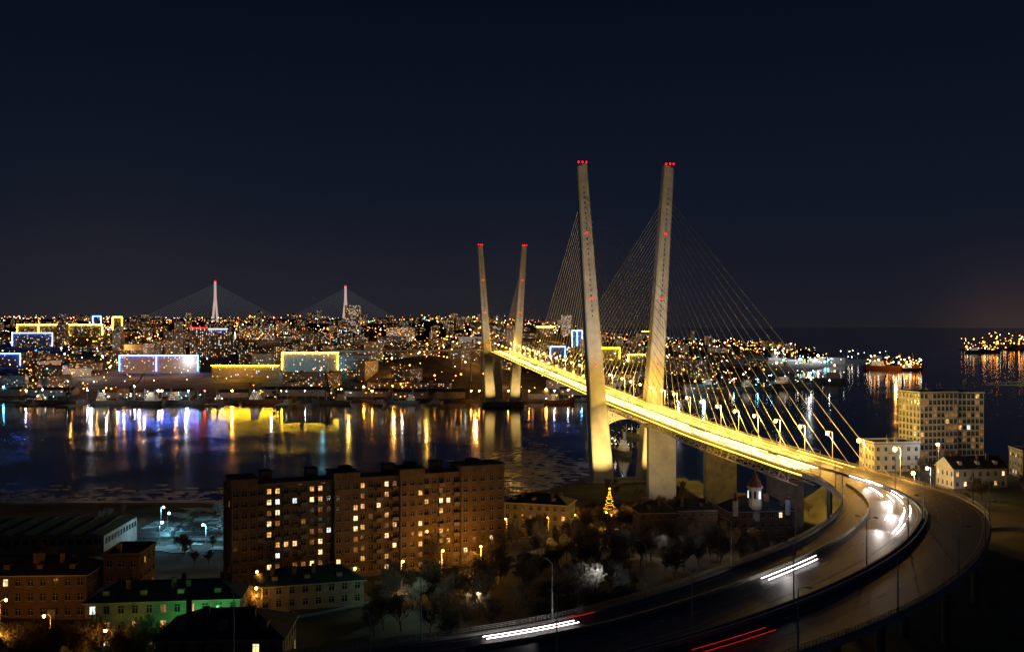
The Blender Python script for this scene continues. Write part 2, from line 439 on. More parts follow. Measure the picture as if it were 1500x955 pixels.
light('girder_light','SPOT',(*(C0+D*260+N*-45),34),(1,.58,.1),50000,bridge,1,(108,490,54),95,.9)
# ---------------------------------------------------------------- street lamps
def lamp_meshes(h,lit,arm=2.2,double=False,globe='globe',gr=.48):
    p=MB(); p.tube((0,0,-.3),(0,0,.8),.22,.2,'pole',8); p.tube((0,0,.8),(0,0,h),.16,.1,'pole',8)
    g_=MB()
    for sg in ((-1,1) if double else (-1,)):
        p.tube((0,0,h),(sg*arm*.5,0,h+.5),.07,.06,'pole',6); p.tube((sg*arm*.5,0,h+.5),(sg*arm,0,h+.6),.06,.05,'pole',6)
        p.box(sg*arm-.55,sg*arm+.55,-.2,.2,h+.52,h+.72,'pole')
        if lit: g_.ball((sg*arm,0,h+.5-gr),gr,globe)
        else: g_.box(sg*arm-.35,sg*arm+.35,-.14,.14,h+.46,h+.52,'glass')
    return p.mesh('pole'),g_.mesh('luminaire')
LM={'lit':lamp_meshes(12,True,gr=.8),'off':lamp_meshes(12,False,2.0,True),'off1':lamp_meshes(11,False),'small':lamp_meshes(8,True,1.4,gr=.34),'teal':lamp_meshes(10,True,1.4,False,'globew',.6)}
LD={}
def ldata(key,col,pw):
    if key not in LD:
        L=bpy.data.lights.new('lamp_light','POINT'); L.color=col; L.energy=pw; L.shadow_soft_size=.35; LD[key]=L
    return LD[key]
def lamp(kind,loc,rot,ld=None,h=12,arm=2.2):
    e=ob('street_lamp',None,None,loc,rot)
    ob('pole',LM[kind][0],e); ob('luminaire',LM[kind][1],e)
    if ld: ob('lamp_light',ld,e,(-arm,0,h-1.7))
br_l=ldata('br',(1,.58,.09),46000); br_e=ldata('bre',(1,.5,.1),16000)
rotN=math.atan2(N.y,N.x)
t=-730
while t<372:
    near=abs(t)<22
    lamp('lit',bp3(t,13.9,0),rotN,None if near else (br_l if t<290 else br_e))
    if t<330 : lamp('lit' if t<-40 else 'off1',bp3(t+9,-13.9,0),rotN+math.pi,None)
    t+=28 if t>-60 else 42
for i in (2,12,22):
    p=fr(i,.97); lamp('lit',p,rotN,br_l)
for i in (7,17): lamp('lit',fr(i,.97),rotN,None)
for k in range(10):
    q=1.2+k*.95
    for s in (.01,.99):
        p=curve(q+(.3 if s>.5 else 0),s); d=curve(q+.1,s)-curve(q,s); r=math.atan2(d.y,d.x)
        lamp('off1',p,r+(math.pi/2 if s>.5 else -math.pi/2)+math.pi)
    p=curve(q+.5,.58); lamp('off',p,r+math.pi/2)
# ---------------------------------------------------------------- light trails
tl=MB()
def trail(P,Q,n,fn,w_,k,h=.7,th=.16):
    pr=None
    for j in range(n+1):
        x=P+(Q-P)*j/n; p=fn(x); d=fn(x+.01)-fn(x-.01); d.z=0; d.normalize(); nn=Vector((-d.y,d.x,0))*w_/2
        r=[p-nn+Vector((0,0,h)),p+nn+Vector((0,0,h)),p+nn+Vector((0,0,h+th)),p-nn+Vector((0,0,h+th))]
        if pr:
            for u in range(4): tl.poly([pr[u],pr[(u+1)%4],r[(u+1)%4],r[u]],k)
        pr=r
for lat in (-12,-10.6,-8.2,-6.8,-4.6,-3.2):
    a=-735
    while a<300:
        b_=min(330,a+R.uniform(60,240)); trail(a,b_,max(2,int((b_-a)/15)),lambda x,l=lat+R.uniform(-.3,.3):bp3(x,l),R.uniform(.16,.4),'tr_y',R.uniform(.5,.9)); a=b_+R.uniform(0,60)
for lat in (3.2,4.8,7,8.6,11,12.2):
    a=-735
    while a<300:
        b_=min(330,a+R.uniform(40,200)); trail(a,b_,max(2,int((b_-a)/15)),lambda x,l=lat+R.uniform(-.3,.3):bp3(x,l),R.uniform(.12,.3),'tr_o',R.uniform(.6,1)); a=b_+R.uniform(10,90)
for i in range(20):
    s=R.choice((.25,.28,.35,.38,.45,.48))+R.uniform(-.012,.012); a=R.uniform(.5,3.9); b_=a+R.uniform(.15,.7); b_=min(b_,4.5)
    trail(a,b_,8,lambda x,s=s:curve(x,s),R.uniform(.1,.26),'tr_w',R.uniform(.5,.9),.1)
for s in (.25,.29): trail(5.4+R.uniform(-.1,.1),6.1,8,lambda x,s=s:curve(x,s),.18,'tr_w',.6,.1)
for s in (.09,.125): trail(7.75,8.45,8,lambda x,s=s:curve(x,s),.14,'tr_w',.6,.1)
trail(7.5,7.75,5,lambda x:curve(x,.05),.1,'tr_r',.7,.06)
for s in (.72,.77): trail(7.0,7.6,8,lambda x,s=s:curve(x,s),.08,'tr_r',.7,.05)
ob('light_trails',tl.mesh('light_trails'))
for q,s_,pw in ((1.6,.36,1800),(2.5,.36,3200),(3.3,.36,3600),(4.1,.34,2600),(5.8,.27,900),(8.1,.12,500)):
    p=curve(q,s_,3.0)
    light('headlight_glow','SPOT',(p.x,p.y,p.z),(1,.92,.88),pw,None,.5,tuple(curve(q+.5,s_)),130,1)
# ---------------------------------------------------------------- buildings
def facade(W,G,F,p0,p1,z0,nf,fh,nc,ww,wh,sill,litf,wall,rec=.22,far=False,sills=True):
    p0=Vector((*p0,0));p1=Vector((*p1,0));L=(p1-p0).length;u=(p1-p0)/L;n=Vector((u.y,-u.x,0))
    P=lambda a,o,z:p0+u*a+n*o+Vector((0,0,z))
    cw=L/nc
    Q=lambda a,b_,c,d,o,k,mb:mb.poly([P(a,o,c),P(b_,o,c),P(b_,o,d),P(a,o,d)],k)
    if far: Q(0,L,z0,z0+nf*fh,0,wall,W)
    for f in range(nf):
        zb=z0+f*fh; zs=zb+sill; zt=min(zs+wh,zb+fh-.1); ze=zb+fh
        if not far: Q(0,L,zb,zs,0,wall,W); Q(0,L,zt,ze,0,wall,W)
        pr=0
        for c in range(nc):
            uc=(c+.5)*cw; a=uc-ww/2; b_=uc+ww/2; k=litf(f,c)
            if far:
                if k: Q(a,b_,zs,zt,.15,k,G)
                continue
            Q(pr,a,zs,zt,0,wall,W); pr=b_
            W.poly([P(a,0,zs),P(a,-rec,zs),P(a,-rec,zt),P(a,0,zt)],wall); W.poly([P(b_,-rec,zs),P(b_,0,zs),P(b_,0,zt),P(b_,-rec,zt)],wall)
            W.poly([P(a,0,zs),P(b_,0,zs),P(b_,-rec,zs),P(a,-rec,zs)],wall); W.poly([P(a,-rec,zt),P(b_,-rec,zt),P(b_,0,zt),P(a,0,zt)],wall)
            Q(a,b_,zs,zt,-rec,k or 'glass',G)
            fw=.05; m=a+ww*.5
            Q(m-fw,m+fw,zs,zt,-rec+.05,'frame',F); zz=zs+wh*.68
            Q(a,m-fw,zz-fw,zz+fw,-rec+.05,'frame',F); Q(m+fw,b_,zz-fw,zz+fw,-rec+.05,'frame',F)
            if sills: 
                z_,h_=zs,.12
                pts=[P(a-.1,0,z_-h_),P(b_+.1,0,z_-h_),P(b_+.1,.14,z_-h_),P(a-.1,.14,z_-h_)]
                up=[q+Vector((0,0,h_)) for q in pts]
                F.poly(up[::-1],'frame'); F.poly([pts[3],pts[2],up[2],up[3]],'frame'); F.poly([pts[0],pts[3],up[3],up[0]],'frame'); F.poly([pts[1],pts[2],up[2],up[1]],'frame')
        if not far: Q(pr,L,zs,zt,0,wall,W)
def rl_(p,warm=.5):
    def f(fl,c):
        if R.random()>p: return None
        return R.choices(['ww','wy','wc','wd'],[3,3,.6,4])[0]
    return f
def building(name,loc,w_,d,nf,fh,rot,wall,ncf,lit=.25,roof='flat',rk='roofd',ww=1.3,wh=1.5,roofh=3,ncs=None,extra=None,base=3,ll=None):
    W,G,F,Rf=MB(),MB(),MB(),MB(); h=nf*fh; x=w_/2
    ncs=ncs or max(2,int(d/3.2)); lf=ll or rl_(lit)
    facade(W,G,F,(-x,0),(x,0),0,nf,fh,ncf,ww,wh,.9,lf,wall)
    facade(W,G,F,(x,0),(x,d),0,nf,fh,ncs,ww,wh,.9,rl_(lit),wall)
    facade(W,G,F,(x,d),(-x,d),0,nf,fh,ncf,ww,wh,.9,rl_(lit),wall)
    facade(W,G,F,(-x,d),(-x,0),0,nf,fh,ncs,ww,wh,.9,rl_(lit),wall)
    W.box(-x-.15,x+.15,-.15,d+.15,-base-4,0,'concd')
    if roof=='flat':
        Rf.box(-x-.3,x+.3,-.3,d+.3,h,h+.25,rk)
        for a in ((-x-.3,x+.3,-.3,0),(-x-.3,x+.3,d,d+.3),(-x-.3,-x,0,d),(x,x+.3,0,d)): Rf.box(*a,h+.25,h+1,wall)
        for i in range(max(1,int(w_/5))):
            cx=R.uniform(-x+2,x-2); cy=R.uniform(2,d-2); Rf.box(cx-.6,cx+.6,cy-.6,cy+.6,h+.25,h+R.uniform(1.5,3),'concd')
            Rf.tube((cx,cy+1.5,h+.2),(cx,cy+1.5,h+R.uniform(3,6)),.05,.03,'pole',4)
    else:
        o=.6; A=[(-x-o,-o,h),(x+o,-o,h),(x+o,d+o,h),(-x-o,d+o,h)]
        ins=0 if roof=='gable' else min(d/2,x*.8)
        r0=(-x-o+ins,d/2,h+roofh); r1=(x+o-ins,d/2,h+roofh)
        Rf.poly([A[0],A[1],r1,r0],rk);Rf.poly([A[2],A[3],r0,r1],rk)
        k=wall if roof=='gable' else rk
        Rf.poly([A[1],A[2],r1],k);Rf.poly([A[3],A[0],r0],k); Rf.box(-x-o,x+o,-o,d+o,h-.25,h-.02,'frame')
        for i in range(max(2,int(w_/5))):
            cx=R.uniform(-x+2,x-2); yy=d*R.choice((.3,.62)); Rf.box(cx-.5,cx+.5,yy-.4,yy+.4,h+roofh*.3,h+roofh+R.uniform(.3,1.1),'red')
        for i in range(int(w_/8)):
            cx=-x+4+i*8; Rf.box(cx-.7,cx+.7,d*.12,d*.3,h+roofh*.1,h+roofh*.62,wall)
    W.box(-.9+x*.3,.9+x*.3,-.25,-.02,0,2.3,'frame'); F.box(x*.3-1.4,x*.3+1.4,-1.3,-.03,2.5,2.7,'concd')
    parts=dict(walls=W,windows=G,window_frames=F,roof=Rf)
    if extra: parts.update(extra)
    return group(name,parts,loc,rot)
A0=Vector((-77,280)); A1=Vector((-3,313)); Lm=(A1-A0).length; rotm=math.atan2((A1-A0).y,(A1-A0).x)
W,G,F,Rf,Bl=MB(),MB(),MB(),MB(),MB()
segs=[(0,7,1.6,3),(7,14,0,3),(14,28.5,.0,6),(28.5,36,1.4,3),(36,48,0,5),(48,55.5,1.4,3),(55.5,67,0,5),(67,Lm,1.6,5)]
fh=3.0; nf=9; dep=13
colid=0
bright={4:.8,5:.75,7:.2,9:.7,10:.75,14:.6,15:.4,18:.7,19:.2,22:.7,25:.6,26:.3}
for a,b_,o,nc in segs:
    def lf(f,c,cid=colid):
        p=bright.get(cid+c,.1)
        if R.random()<p: return R.choices(['ww','wy','wc','wd'],[4,4,.6,3])[0]
        return None
    h=nf*fh
    facade(W,G,F,(a,-o),(b_,-o),0,nf,fh,nc,1.15,1.35,.9,lf,'brown')
    if o:
        W.poly([(a,-o,0),(a,-o,h),(a,0,h),(a,0,0)],'brown'); W.poly([(b_,-o,0),(b_,0,0),(b_,0,h),(b_,-o,h)],'brown')
        W.box(a-.05,b_+.05,-o-.05,dep*.6,h+.02,h+2.6,'brown'); Rf.box(a-.3,b_+.3,-o-.3,dep*.6+.3,h+2.6,h+2.85,'roofd')
        for c in range(1,4): W.box(a+(b_-a)*c/4-.12,a+(b_-a)*c/4+.12,-o-.16,-o-.06,h+.3,h+2.2,'concd')
    else:
        W.box(a+.06,b_-.06,0.03,.35,h+.01,h+.9,'brown')
        for c in range(nc):
            if c%2==0:
                cw=(b_-a)/nc; x0=a+c*cw+.2; x1=x0+cw-.4
                for f in range(1,nf):
                    Bl.box(x0,x1,-1.1,-.02,f*fh-.12,f*fh,'concd'); Bl.box(x0,x1,-1.12,-1.05,f*fh,f*fh+.95,R.choice(['brown','grey','cream','brown','brown']))
    W.tube((a+.2,-o-.12,0),(a+.2,-o-.12,h),.1,.1,'concd',5)
    colid+=nc
h=nf*fh
facade(W,G,F,(Lm,0),(Lm,dep),0,nf,fh,3,1.3,1.5,.9,rl_(.2),'brown')
facade(W,G,F,(Lm,dep),(0,dep),0,nf,fh,24,1.3,1.5,.9,rl_(.2),'brown')
facade(W,G,F,(0,dep),(0,0),0,nf,fh,3,1.3,1.5,.9,rl_(.1),'brown')
W.box(-.1,Lm+.1,-1.7,dep+.1,-12,0,'concd')
Rf.box(.1,Lm-.1,0.4,dep-.1,h+.05,h+.3,'roofd')
for a in (9,22,32,45,52,60,72):
    Rf.box(a,a+3,4,8,h+.3,h+3.6,'brown'); Rf.box(a-.2,a+3.2,3.8,8.2,h+3.6,h+3.8,'roofd'); Rf.tube((a+1.5,6,h+3.8),(a+1.5,6,h+8),.05,.03,'pole',4)
group('brick_apartment_block',dict(walls=W,windows=G,window_frames=F,roof=Rf,balconies=Bl),(A0.x,A0.y,41.5),rotm)
building('green_apartment_house',(-77,226,42),33,12,3,3.5,.12,'green',11,.3,'hip','roofg',1.2,1.7,3.2)
building('brick_house',(-117,252,41),24,14,3,3.6,.05,'red',8,.04,'hip','roofd',1.2,1.7,3.5)
building('brick_house',(-100,262,40),9,14,4,3.5,.05,'red',3,.08,'flat','roofd')
building('cream_house',(-56,196,42.3),24,16,3,3.6,.05,'cream',7,.05,'hip','roofd',1.2,1.7,4)
building('cream_house',(-50,256,39.5),26,12,3,3.1,.3,'cream',8,.05,'hip','roofg',1.2,1.6,3)
building('cream_apartment_house',(9,402,29),26,13,4,3.6,-.3,'cream',8,.14,'hip','roofd',1.2,1.7,3)
building('brick_house',(57,398,30),15,12,3,3.5,.1,'red',5,.05,'hip','roofd',1.2,1.7,4)
building('brick_house',(76,420,27),20,12,3,3.5,.1,'red',6,.03,'hip','roofd',1.2,1.7,4)
building('white_office_building',(178,473,46),22,16,3,4.2,.1,'white',6,.1,'flat','roofd',1.4,1.8)
building('white_gabled_house',(194,424,46),24,13,2,4,.15,'white',7,.1,'gable','roofd',1.2,1.8,4.5)
building('grey_office_building',(236,450,46),22,16,3,3.8,-.1,'grey',7,.1,'flat','roofd')
building('grey_office_building',(222,398,46),26,14,2,3.8,.2,'grey',7,.1,'hip','roofd')
def hotl(f,c): return R.choices([None,'wd','wc','ww'],[10,3,.4,.4])[0]
building('hotel_tower',(211,506,45),21,18,11,3.15,.22,'white',9,.1,'flat','roofd',1.7,2.1,3,6,None,3,hotl)
building('hotel_tower_annex',(229,511,45),13,18,11,3.1,.02,'white',6,.1,'flat','roofd',1.6,2.1,3,6,None,3,hotl)
H=MB(); H.box(-42,28,0,46,-3,9,'grey'); Hr=MB()
for k in range(7):
    a=-42+k*10; Hr.poly([(a,-.5,9.05),(a+5,-.5,10.4),(a+5,46.5,10.4),(a,46.5,9.05)],'roofg'); Hr.poly([(a+5,-.5,10.4),(a+10,-.5,9.05),(a+10,46.5,9.05),(a+5,46.5,10.4)],'roofg'); Hr.poly([(a,-.5,9.05),(a+10,-.5,9.05),(a+5,-.5,10.4)],'grey')
Hg=MB()
for k in range(17): Hg.box(-40+k*4,-37.5+k*4,-.1,-.02,5,7.5,'glass')
for k in range(11): Hg.box(28.02,28.1,2+k*4,4.5+k*4,5,7.5,'glass')
for k in range(3): Hg.box(-30+k*22,-25+k*22,-.12,-.02,-1,4.2,'steel')
group('warehouse_hangar',dict(walls=H,roof=Hr,openings=Hg),(-213,463,9),.04)
T=MB()
e=building('turreted_brick_building',(90,368,33),24,14,4,3.4,.12,'red',7,.05,'hip','roofd',1.2,1.8,4.5)
T.tube((-2,2,10),(-2,2,21.5),2.4,2.4,'white',8); T.tube((-2,2,21.5),(-2,2,22.2),2.9,2.9,'frame',8); T.tube((-2,2,22.2),(-2,2,27),2.7,.15,'roofr',8); T.tube((-2,2,27),(-2,2,29.5),.1,.03,'pole',5)
for j in range(8):
    t=2*math.pi*(j+.5)/8+.05; cx,cy=-2+2.2*math.cos(t),2+2.2*math.sin(t); T.tube((cx,cy,18),(cx,cy,20.6),.42,.42,'wc' if j%3==0 else 'glass',6)
for cx in (-10,9.5): T.tube((cx,0,12),(cx,0,17.5),1,1,'white',8); T.tube((cx,0,17.5),(cx,0,20.5),1.2,.1,'roofr',8)
ob('turrets',T.mesh('turrets'),e)
light('turret_floodlight','SPOT',(88,356,48),(1,.75,.5),900,None,.3,(88,370,56),70)
light('turret_floodlight','POINT',(98,362,56),(.35,.55,1),700,None,.3)
light('courtyard_light','POINT',(97,402,42),(1,.8,.7),2500,None,.3)
xt=ground_at_pixel(893,772); X_=MB(); Xl=MB()
X_.tube((0,0,0),(0,0,3),.35,.3,'bark')
for k in range(9):
    z=2+k*1.7; r=4.6*(1-k/9.4)
    for j in range(18):
        a=2*math.pi*(j+R.random()*.6)/18; rr=r*R.uniform(.65,1.15)
        X_.poly([(0,0,z+2.6),(rr*math.cos(a-.22),rr*math.sin(a-.22),z-R.random()*.6),(rr*math.cos(a+.22),rr*math.sin(a+.22),z-R.random()*.6)],'fir')
        for q in (.6,.95):
            if R.random()<.65: Xl.oct((rr*q*math.cos(a),rr*q*math.sin(a),z+2.6*(1-q)+.15),.18,'xmas')
Xl.oct((0,0,18.3),.6,'xmas')
group('christmas_tree',dict(foliage=X_,lights=Xl),xt)
for dx,dy in ((0,-10),(-16,4),(14,-2)): light('park_lamp_light','POINT',(xt.x+dx,xt.y+dy,xt.z+7),(1,.5,.08),6000,None,.4)
# ---------------------------------------------------------------- trees
def tree_mesh(seed,h):
    r_=random.Random(seed); mb=MB()
    def br(p,d,l,r,lev):
        n=2 if lev<3 else 1; q=p
        for k in range(n):
            d2=(d+Vector((r_.uniform(-.15,.15),r_.uniform(-.15,.15),.05))).normalized(); e_=q+d2*l/n
            mb.tube(q,e_,max(.04,r*(1-.25*k)),max(.035,r*(1-.25*(k+1))),'bark',5 if lev<2 else 3); q=e_; d=d2
            if lev<5:
                for _ in range(2 if lev>0 else 2+k):
                    ax=Vector((r_.uniform(-1,1),r_.uniform(-1,1),r_.uniform(-.1,.5))).normalized()
                    nd=(d*.75+ax*.75).normalized(); br(q,nd,l*r_.uniform(.55,.75),r*.5,lev+1)
        if lev<5: br(q,(d+Vector((r_.uniform(-.3,.3),r_.uniform(-.3,.3),.1))).normalized(),l*.7,r*.6,lev+1)
    br(Vector((0,0,-.3)),Vector((0,0,1)),h*.36,h*.022,0)
    return mb.mesh('bare_tree')
TM=[tree_mesh(s,10) for s in range(5)]
boxes=[(-125,-25,275,330),(-96,-58,222,242),(-132,-92,248,280),(-68,-40,194,216),(-66,-34,250,275),(-6,24,398,420),(48,90,394,436),(76,106,362,386)]
def inroad(x,y):
    for q in [k*.25 for k in range(0,45)]:
        a=kp(KI,q);b_=kp(KO,q)
        for s in (0,.25,.5,.75,1):
            p=a+(b_-a)*s
            if (p.x-x)**2+(p.y-y)**2<64: return True
    return False
def scat(n,x0,x1,y0,y1,s0=.7,s1=1.2):
    for c in range(n):
        x=R.uniform(x0,x1);y=R.uniform(y0,y1)
        if any(a-2<x<b_+2 and c_-3<y<d+2 for a,b_,c_,d in boxes) or inroad(x,y): continue
        ob('bare_tree',R.choice(TM),None,(x,y,height(x,y)),R.random()*6.3,R.uniform(s0,s1))
scat(70,-125,-66,194,222,.7,1.1); scat(95,-38,34,222,300,.6,1.1); scat(80,-20,70,300,396,.6,1.1)
scat(100,20,88,425,560,.7,1.2); scat(40,-30,30,420,560,.6,1); scat(75,30,118,290,400,.5,1); scat(40,140,250,380,520,.6,.9); scat(50,-230,-110,420,600,.5,.9)
scat(20,-100,-60,243,252,.6,.9); scat(40,60,120,520,700,.6,1)
# ---------------------------------------------------------------- lit lamps in the near quarter
so=ldata('so',(1,.42,.06),1000); st_=ldata('te',(.25,.75,1),5200); sg_=ldata('gr',(.12,1,.3),1500); sw=ldata('sb',(1,.6,.22),1500)
for x,y in ((-112,212),(-100,222),(-82,210),(-118,236),(-60,246),(-20,291),(-9,297),(-40,268),(14,392),(28,440),(44,482),(60,500),(66,470),(-2,396)):
    lamp('small',(x,y,height(x,y)),R.random()*6,so,8,1.4)
light('street_glow','POINT',(-104,206,50),(1,.42,.06),4200,None,.3)
light('street_glow','POINT',(-14,292,49),(1,.42,.06),3600,None,.3)
for x,y in ((-66,262),(-30,278)): lamp('small',(x,y,height(x,y)),R.random()*6,sw,8,1.4)  # lamps added in front of the apartment block to light its facade
for x,y,c,pw in ((-8,236,(1,.75,.5),1400),(22,262,(.8,.9,1),1300),(8,330,(1,.6,.25),2200),(46,318,(.85,.9,1),1600),(70,330,(1,.65,.3),1600),(30,370,(1,.55,.2),2000),(-24,250,(.6,1,.8),1000),(85,285,(.8,.9,1),1200)):
    light('slope_fill_light','POINT',(x,y,height(x,y)+9),c,pw,None,.25)  # added fill, no lamp posts: brightens the trees and slope below
for x,y in ((-180,535),(-150,548),(-172,500),(-148,495),(-192,560),(-130,520),(-160,575)): lamp('teal',(x,y,height(x,y)),R.random()*6,st_,10,1.4)
lamp('small',(-66,221,42),1.6,sg_,8,1.4)
for x,y in ((150,440),(165,420),(200,480)): lamp('lit',(x,y,height(x,y)),1,ldata('rb',(1,.72,.45),1300))
lamp('teal',(168,411,46),0,ldata('rw',(.8,.9,1),2500),10,1.4)
light('hotel_plaza_light','POINT',(192,462,62),(.85,.92,1),3600,None,1)
sn=MB()
def snow(x0,x1,y0,y1):
    nx_=int((x1-x0)/4); ny_=int((y1-y0)/4)
    for i in range(nx_):
        for j in range(ny_):
            xx,yy=x0+i*4,y0+j*4
            if noise.noise(Vector((xx/14,yy/14,7)))<.02: continue
            sn.poly([(a,b_,height(a,b_)+.3) for a,b_ in ((xx,yy),(xx+4,yy),(xx+4,yy+4),(xx,yy+4))],'snow')
snow(-200,-100,530,620); snow(-178,-110,470,514)
ob('snow_patches',sn.mesh('snow_patches'))
rd=MB()
def groundroad(pts,w_,k='asph',lift=.5):
    pr=None
    P_=[Vector(p) for p in pts]
    out=[]
    for i in range(len(P_)-1):
        for k_ in range(12):
            a=[P_[max(0,i-1)],P_[i],P_[i+1],P_[min(len(P_)-1,i+2)]]; out.append(cr(*a,k_/12))
    for i in range(len(out)-1):
        d=(out[i+1]-out[i]).normalized(); n=Vector((-d.y,d.x))*w_/2
        L=out[i]+n;Rr=out[i]-n; z=max(height(L.x,L.y),height(Rr.x,Rr.y),height(out[i].x,out[i].y))+lift
        r=(Vector((L.x,L.y,z)),Vector((Rr.x,Rr.y,z)))
        if pr:
            rd.poly([pr[0],pr[1],r[1],r[0]],k)
            for s in (0,1): 
                q=[pr[s],r[s]]; rd.poly([q[0],q[1],q[1]-Vector((0,0,3)),q[0]-Vector((0,0,3))],'concd')
                X1,X2=q[0]+Vector((0,0,.14)),q[1]+Vector((0,0,.14)); rd.poly([q[0],q[1],X2,X1],'conc')
            m0=(pr[0]+pr[1])/2;m1=(r[0]+r[1])/2
            if i%2: rd.poly([m0+Vector((-.1,0,.03)),m0+Vector((.1,0,.03)),m1+Vector((.1,0,.03)),m1+Vector((-.1,0,.03))],'paint')
        pr=r
groundroad([(-400,530),(-250,528),(-150,522),(-60,520),(0,540),(60,600)],12)
groundroad([(150,360),(172,345),(184,320),(186,290),(178,250),(165,210)],9)
groundroad([(-140,232),(-100,222),(-60,247),(-20,285),(10,330),(16,380),(40,430)],7)
ob('road',rd.mesh('road'))
def car_mesh(k):
    c=MB()
    prof=[(-2.2,.35),(-2.25,.85),(-1.5,1.0),(-.9,1.45),(.7,1.45),(1.3,.98),(2.15,.8),(2.2,.35)]
    for y in (-.85,.85): c.poly([(x,y,z) for x,z in prof][::(1 if y<0 else -1)],k)
    for a,b_ in zip(prof,prof[1:]+prof[:1]): c.poly([(a[0],-.85,a[1]),(a[0],.85,a[1]),(b_[0],.85,b_[1]),(b_[0],-.85,b_[1])],k)
    for y in (-.87,.87): c.poly([(-1.3,y,1.0),(1.15,y,1.0),(.65,y,1.38),(-.85,y,1.38)],'glass')
    c.poly([(-1.5,-.7,1.03),(-1.5,.7,1.03),(-.93,.7,1.44),(-.93,-.7,1.44)],'glass')
    for x in (-1.4,1.4):
        for y in (-.85,.85): c.tube((x,y-.1,.33),(x,y+.1,.33),.33,.33,'rub',12)
    for y in (-.6,.6): c.box(2.18,2.24,y-.15,y+.15,.55,.7,'frame'); c.box(-2.28,-2.22,y-.15,y+.15,.65,.8,'roofr')
    return c.mesh('parked_car')
CM=[car_mesh('car1'),car_mesh('car2')]
for i in range(26):
    x=-186+(i%13)*4.6; y=540+(i//13)*14
    if R.random()<.8: ob('parked_car',R.choice(CM),None,(x,y,height(x,y)+.3),1.57+R.uniform(-.08,.08))
for x,y in ((-62,240),(-55,250),(-34,270),(4,318)): ob('parked_car',R.choice(CM),None,(x,y,height(x,y)+.1),.7)
# ---------------------------------------------------------------- far city
def farmesh(w_,d,nf,wall,p):
    x=w_/2
    def lf(f,c): 
        if R.random()>p: return None
        return R.choices(['fw','fc','fd'],[4,1.5,4])[0]
    mb=MB()
    for a,b_,l in (((-x,0),(x,0),w_),((x,0),(x,d),d),((x,d),(-x,d),w_),((-x,d),(-x,0),d)):
        facade(mb,mb,mb,a,b_,0,nf,3.1,max(2,int(l/4)),1.5,1.4,.8,lf,wall,far=True)
    mb.box(-x,x,0,d,-15,0,'concd'); mb.box(-x-.3,x+.3,-.3,d+.3,nf*3.1+.01,nf*3.1+.8,'roofd')
    mb.box(-3,3,d*.3,d*.7,nf*3.1+.8,nf*3.1+3.5,wall)
    return mb.mesh('apartment_block')
FM=[farmesh(w_,d,nf,wl,p) for w_,d,nf,wl,p in ((60,13,9,'grey',.33),(80,14,9,'white',.3),(48,13,5,'cream',.3),(70,13,5,'grey',.25),(24,20,14,'grey',.35),(22,20,18,'white',.35),(36,14,9,'cream',.35),(100,14,10,'grey',.3),(30,18,12,'white',.35),(20,12,3,'cream',.25))]
led_reg=[]
def led(x0,x1,yt,yb,k,vs=(),wall='grey',lit=.2,dp=14,nm='led_lit_apartment_block'):
    p=ground_at_pixel((x0+x1)/2,yb); w_=(x1-x0)/1500*p.y; h=(yb-yt)/1500*p.y; nf=max(2,round(h/3.1)); h=nf*3.1
    mb=MB(); L=MB(); x=w_/2
    lf=lambda f,c: None if R.random()>lit else R.choice(['fw','fc','fd','fd'])
    for a,b_,l in (((-x,0),(x,0),w_),((x,0),(x,dp),dp),((x,dp),(-x,dp),w_),((-x,dp),(-x,0),dp)):
        facade(mb,mb,mb,a,b_,0,nf,3.1,max(2,int(l/4)),1.9,1.6,.8,lf,wall,far=True)
    mb.box(-x,x,0,dp,-25,0,'concd'); mb.box(-x-.3,x+.3,-.3,dp+.3,h+.01,h+.7,'roofd')
    if k:
        tk=max(.9,p.y*.0005)
        L.box(-x-.5,x+.5,-1.2,-.5,h-tk,h,k)
        for v in vs:
            xx=-x+w_*v; L.box(xx-tk/2,xx+tk/2,-1.2,-.5,h*.12,h-tk-.01,k)
    e=group(nm,dict(walls_and_windows=mb,led_outline=L),p)
    led_reg.append((p.x,p.y,w_))
    return e
led(18,77,487,509,'ledb',(0,1)); led(-25,30,517,538,'ledb',(0,1)); led(25,150,475,493,'ledy',(0,.25,.6,1)); 
led(136,148,463,480,'ledb',(0,1)); led(165,179,464,486,'ledy',(0,1)); led(175,290,521,547,'ledb',(0,.47,1)); led(310,408,534,553,'ledy',())
led(413,495,516,545,'ledy',(0,1)); led(822,838,462,492,None,(),'cream',lit=.8); led(838,853,484,510,'ledb',(0,.5,1)); led(806,828,507,527,'ledb',(0,1))
led(880,908,509,527,'ledy',(0,1)); led(786,811,478,493,'ledy',()); led(920,945,518,531,'ledy',(0,)); led(940,975,485,494,'ledy',())
led(278,304,481,525,'ledr',(),lit=.4,nm='office_tower'); led(306,333,481,525,'ledb',(),lit=.35,nm='office_tower')
led(505,528,447,488,None,(),'white',lit=.5,nm='residential_tower'); led(533,560,500,530,None,(),'white',lit=.35,nm='residential_tower'); led(566,607,480,502,None,(),'cream',lit=.75,nm='residential_tower')
led(350,400,478,498,None,(),'cream',lit=.6,nm='residential_tower'); led(487,515,487,510,None,(),'white',lit=.35,nm='residential_tower'); led(722,760,478,500,None,(),'cream',lit=.4,nm='residential_tower')
led(968,1012,522,532,None,(),'white',lit=.4,nm='residential_tower')
n=0
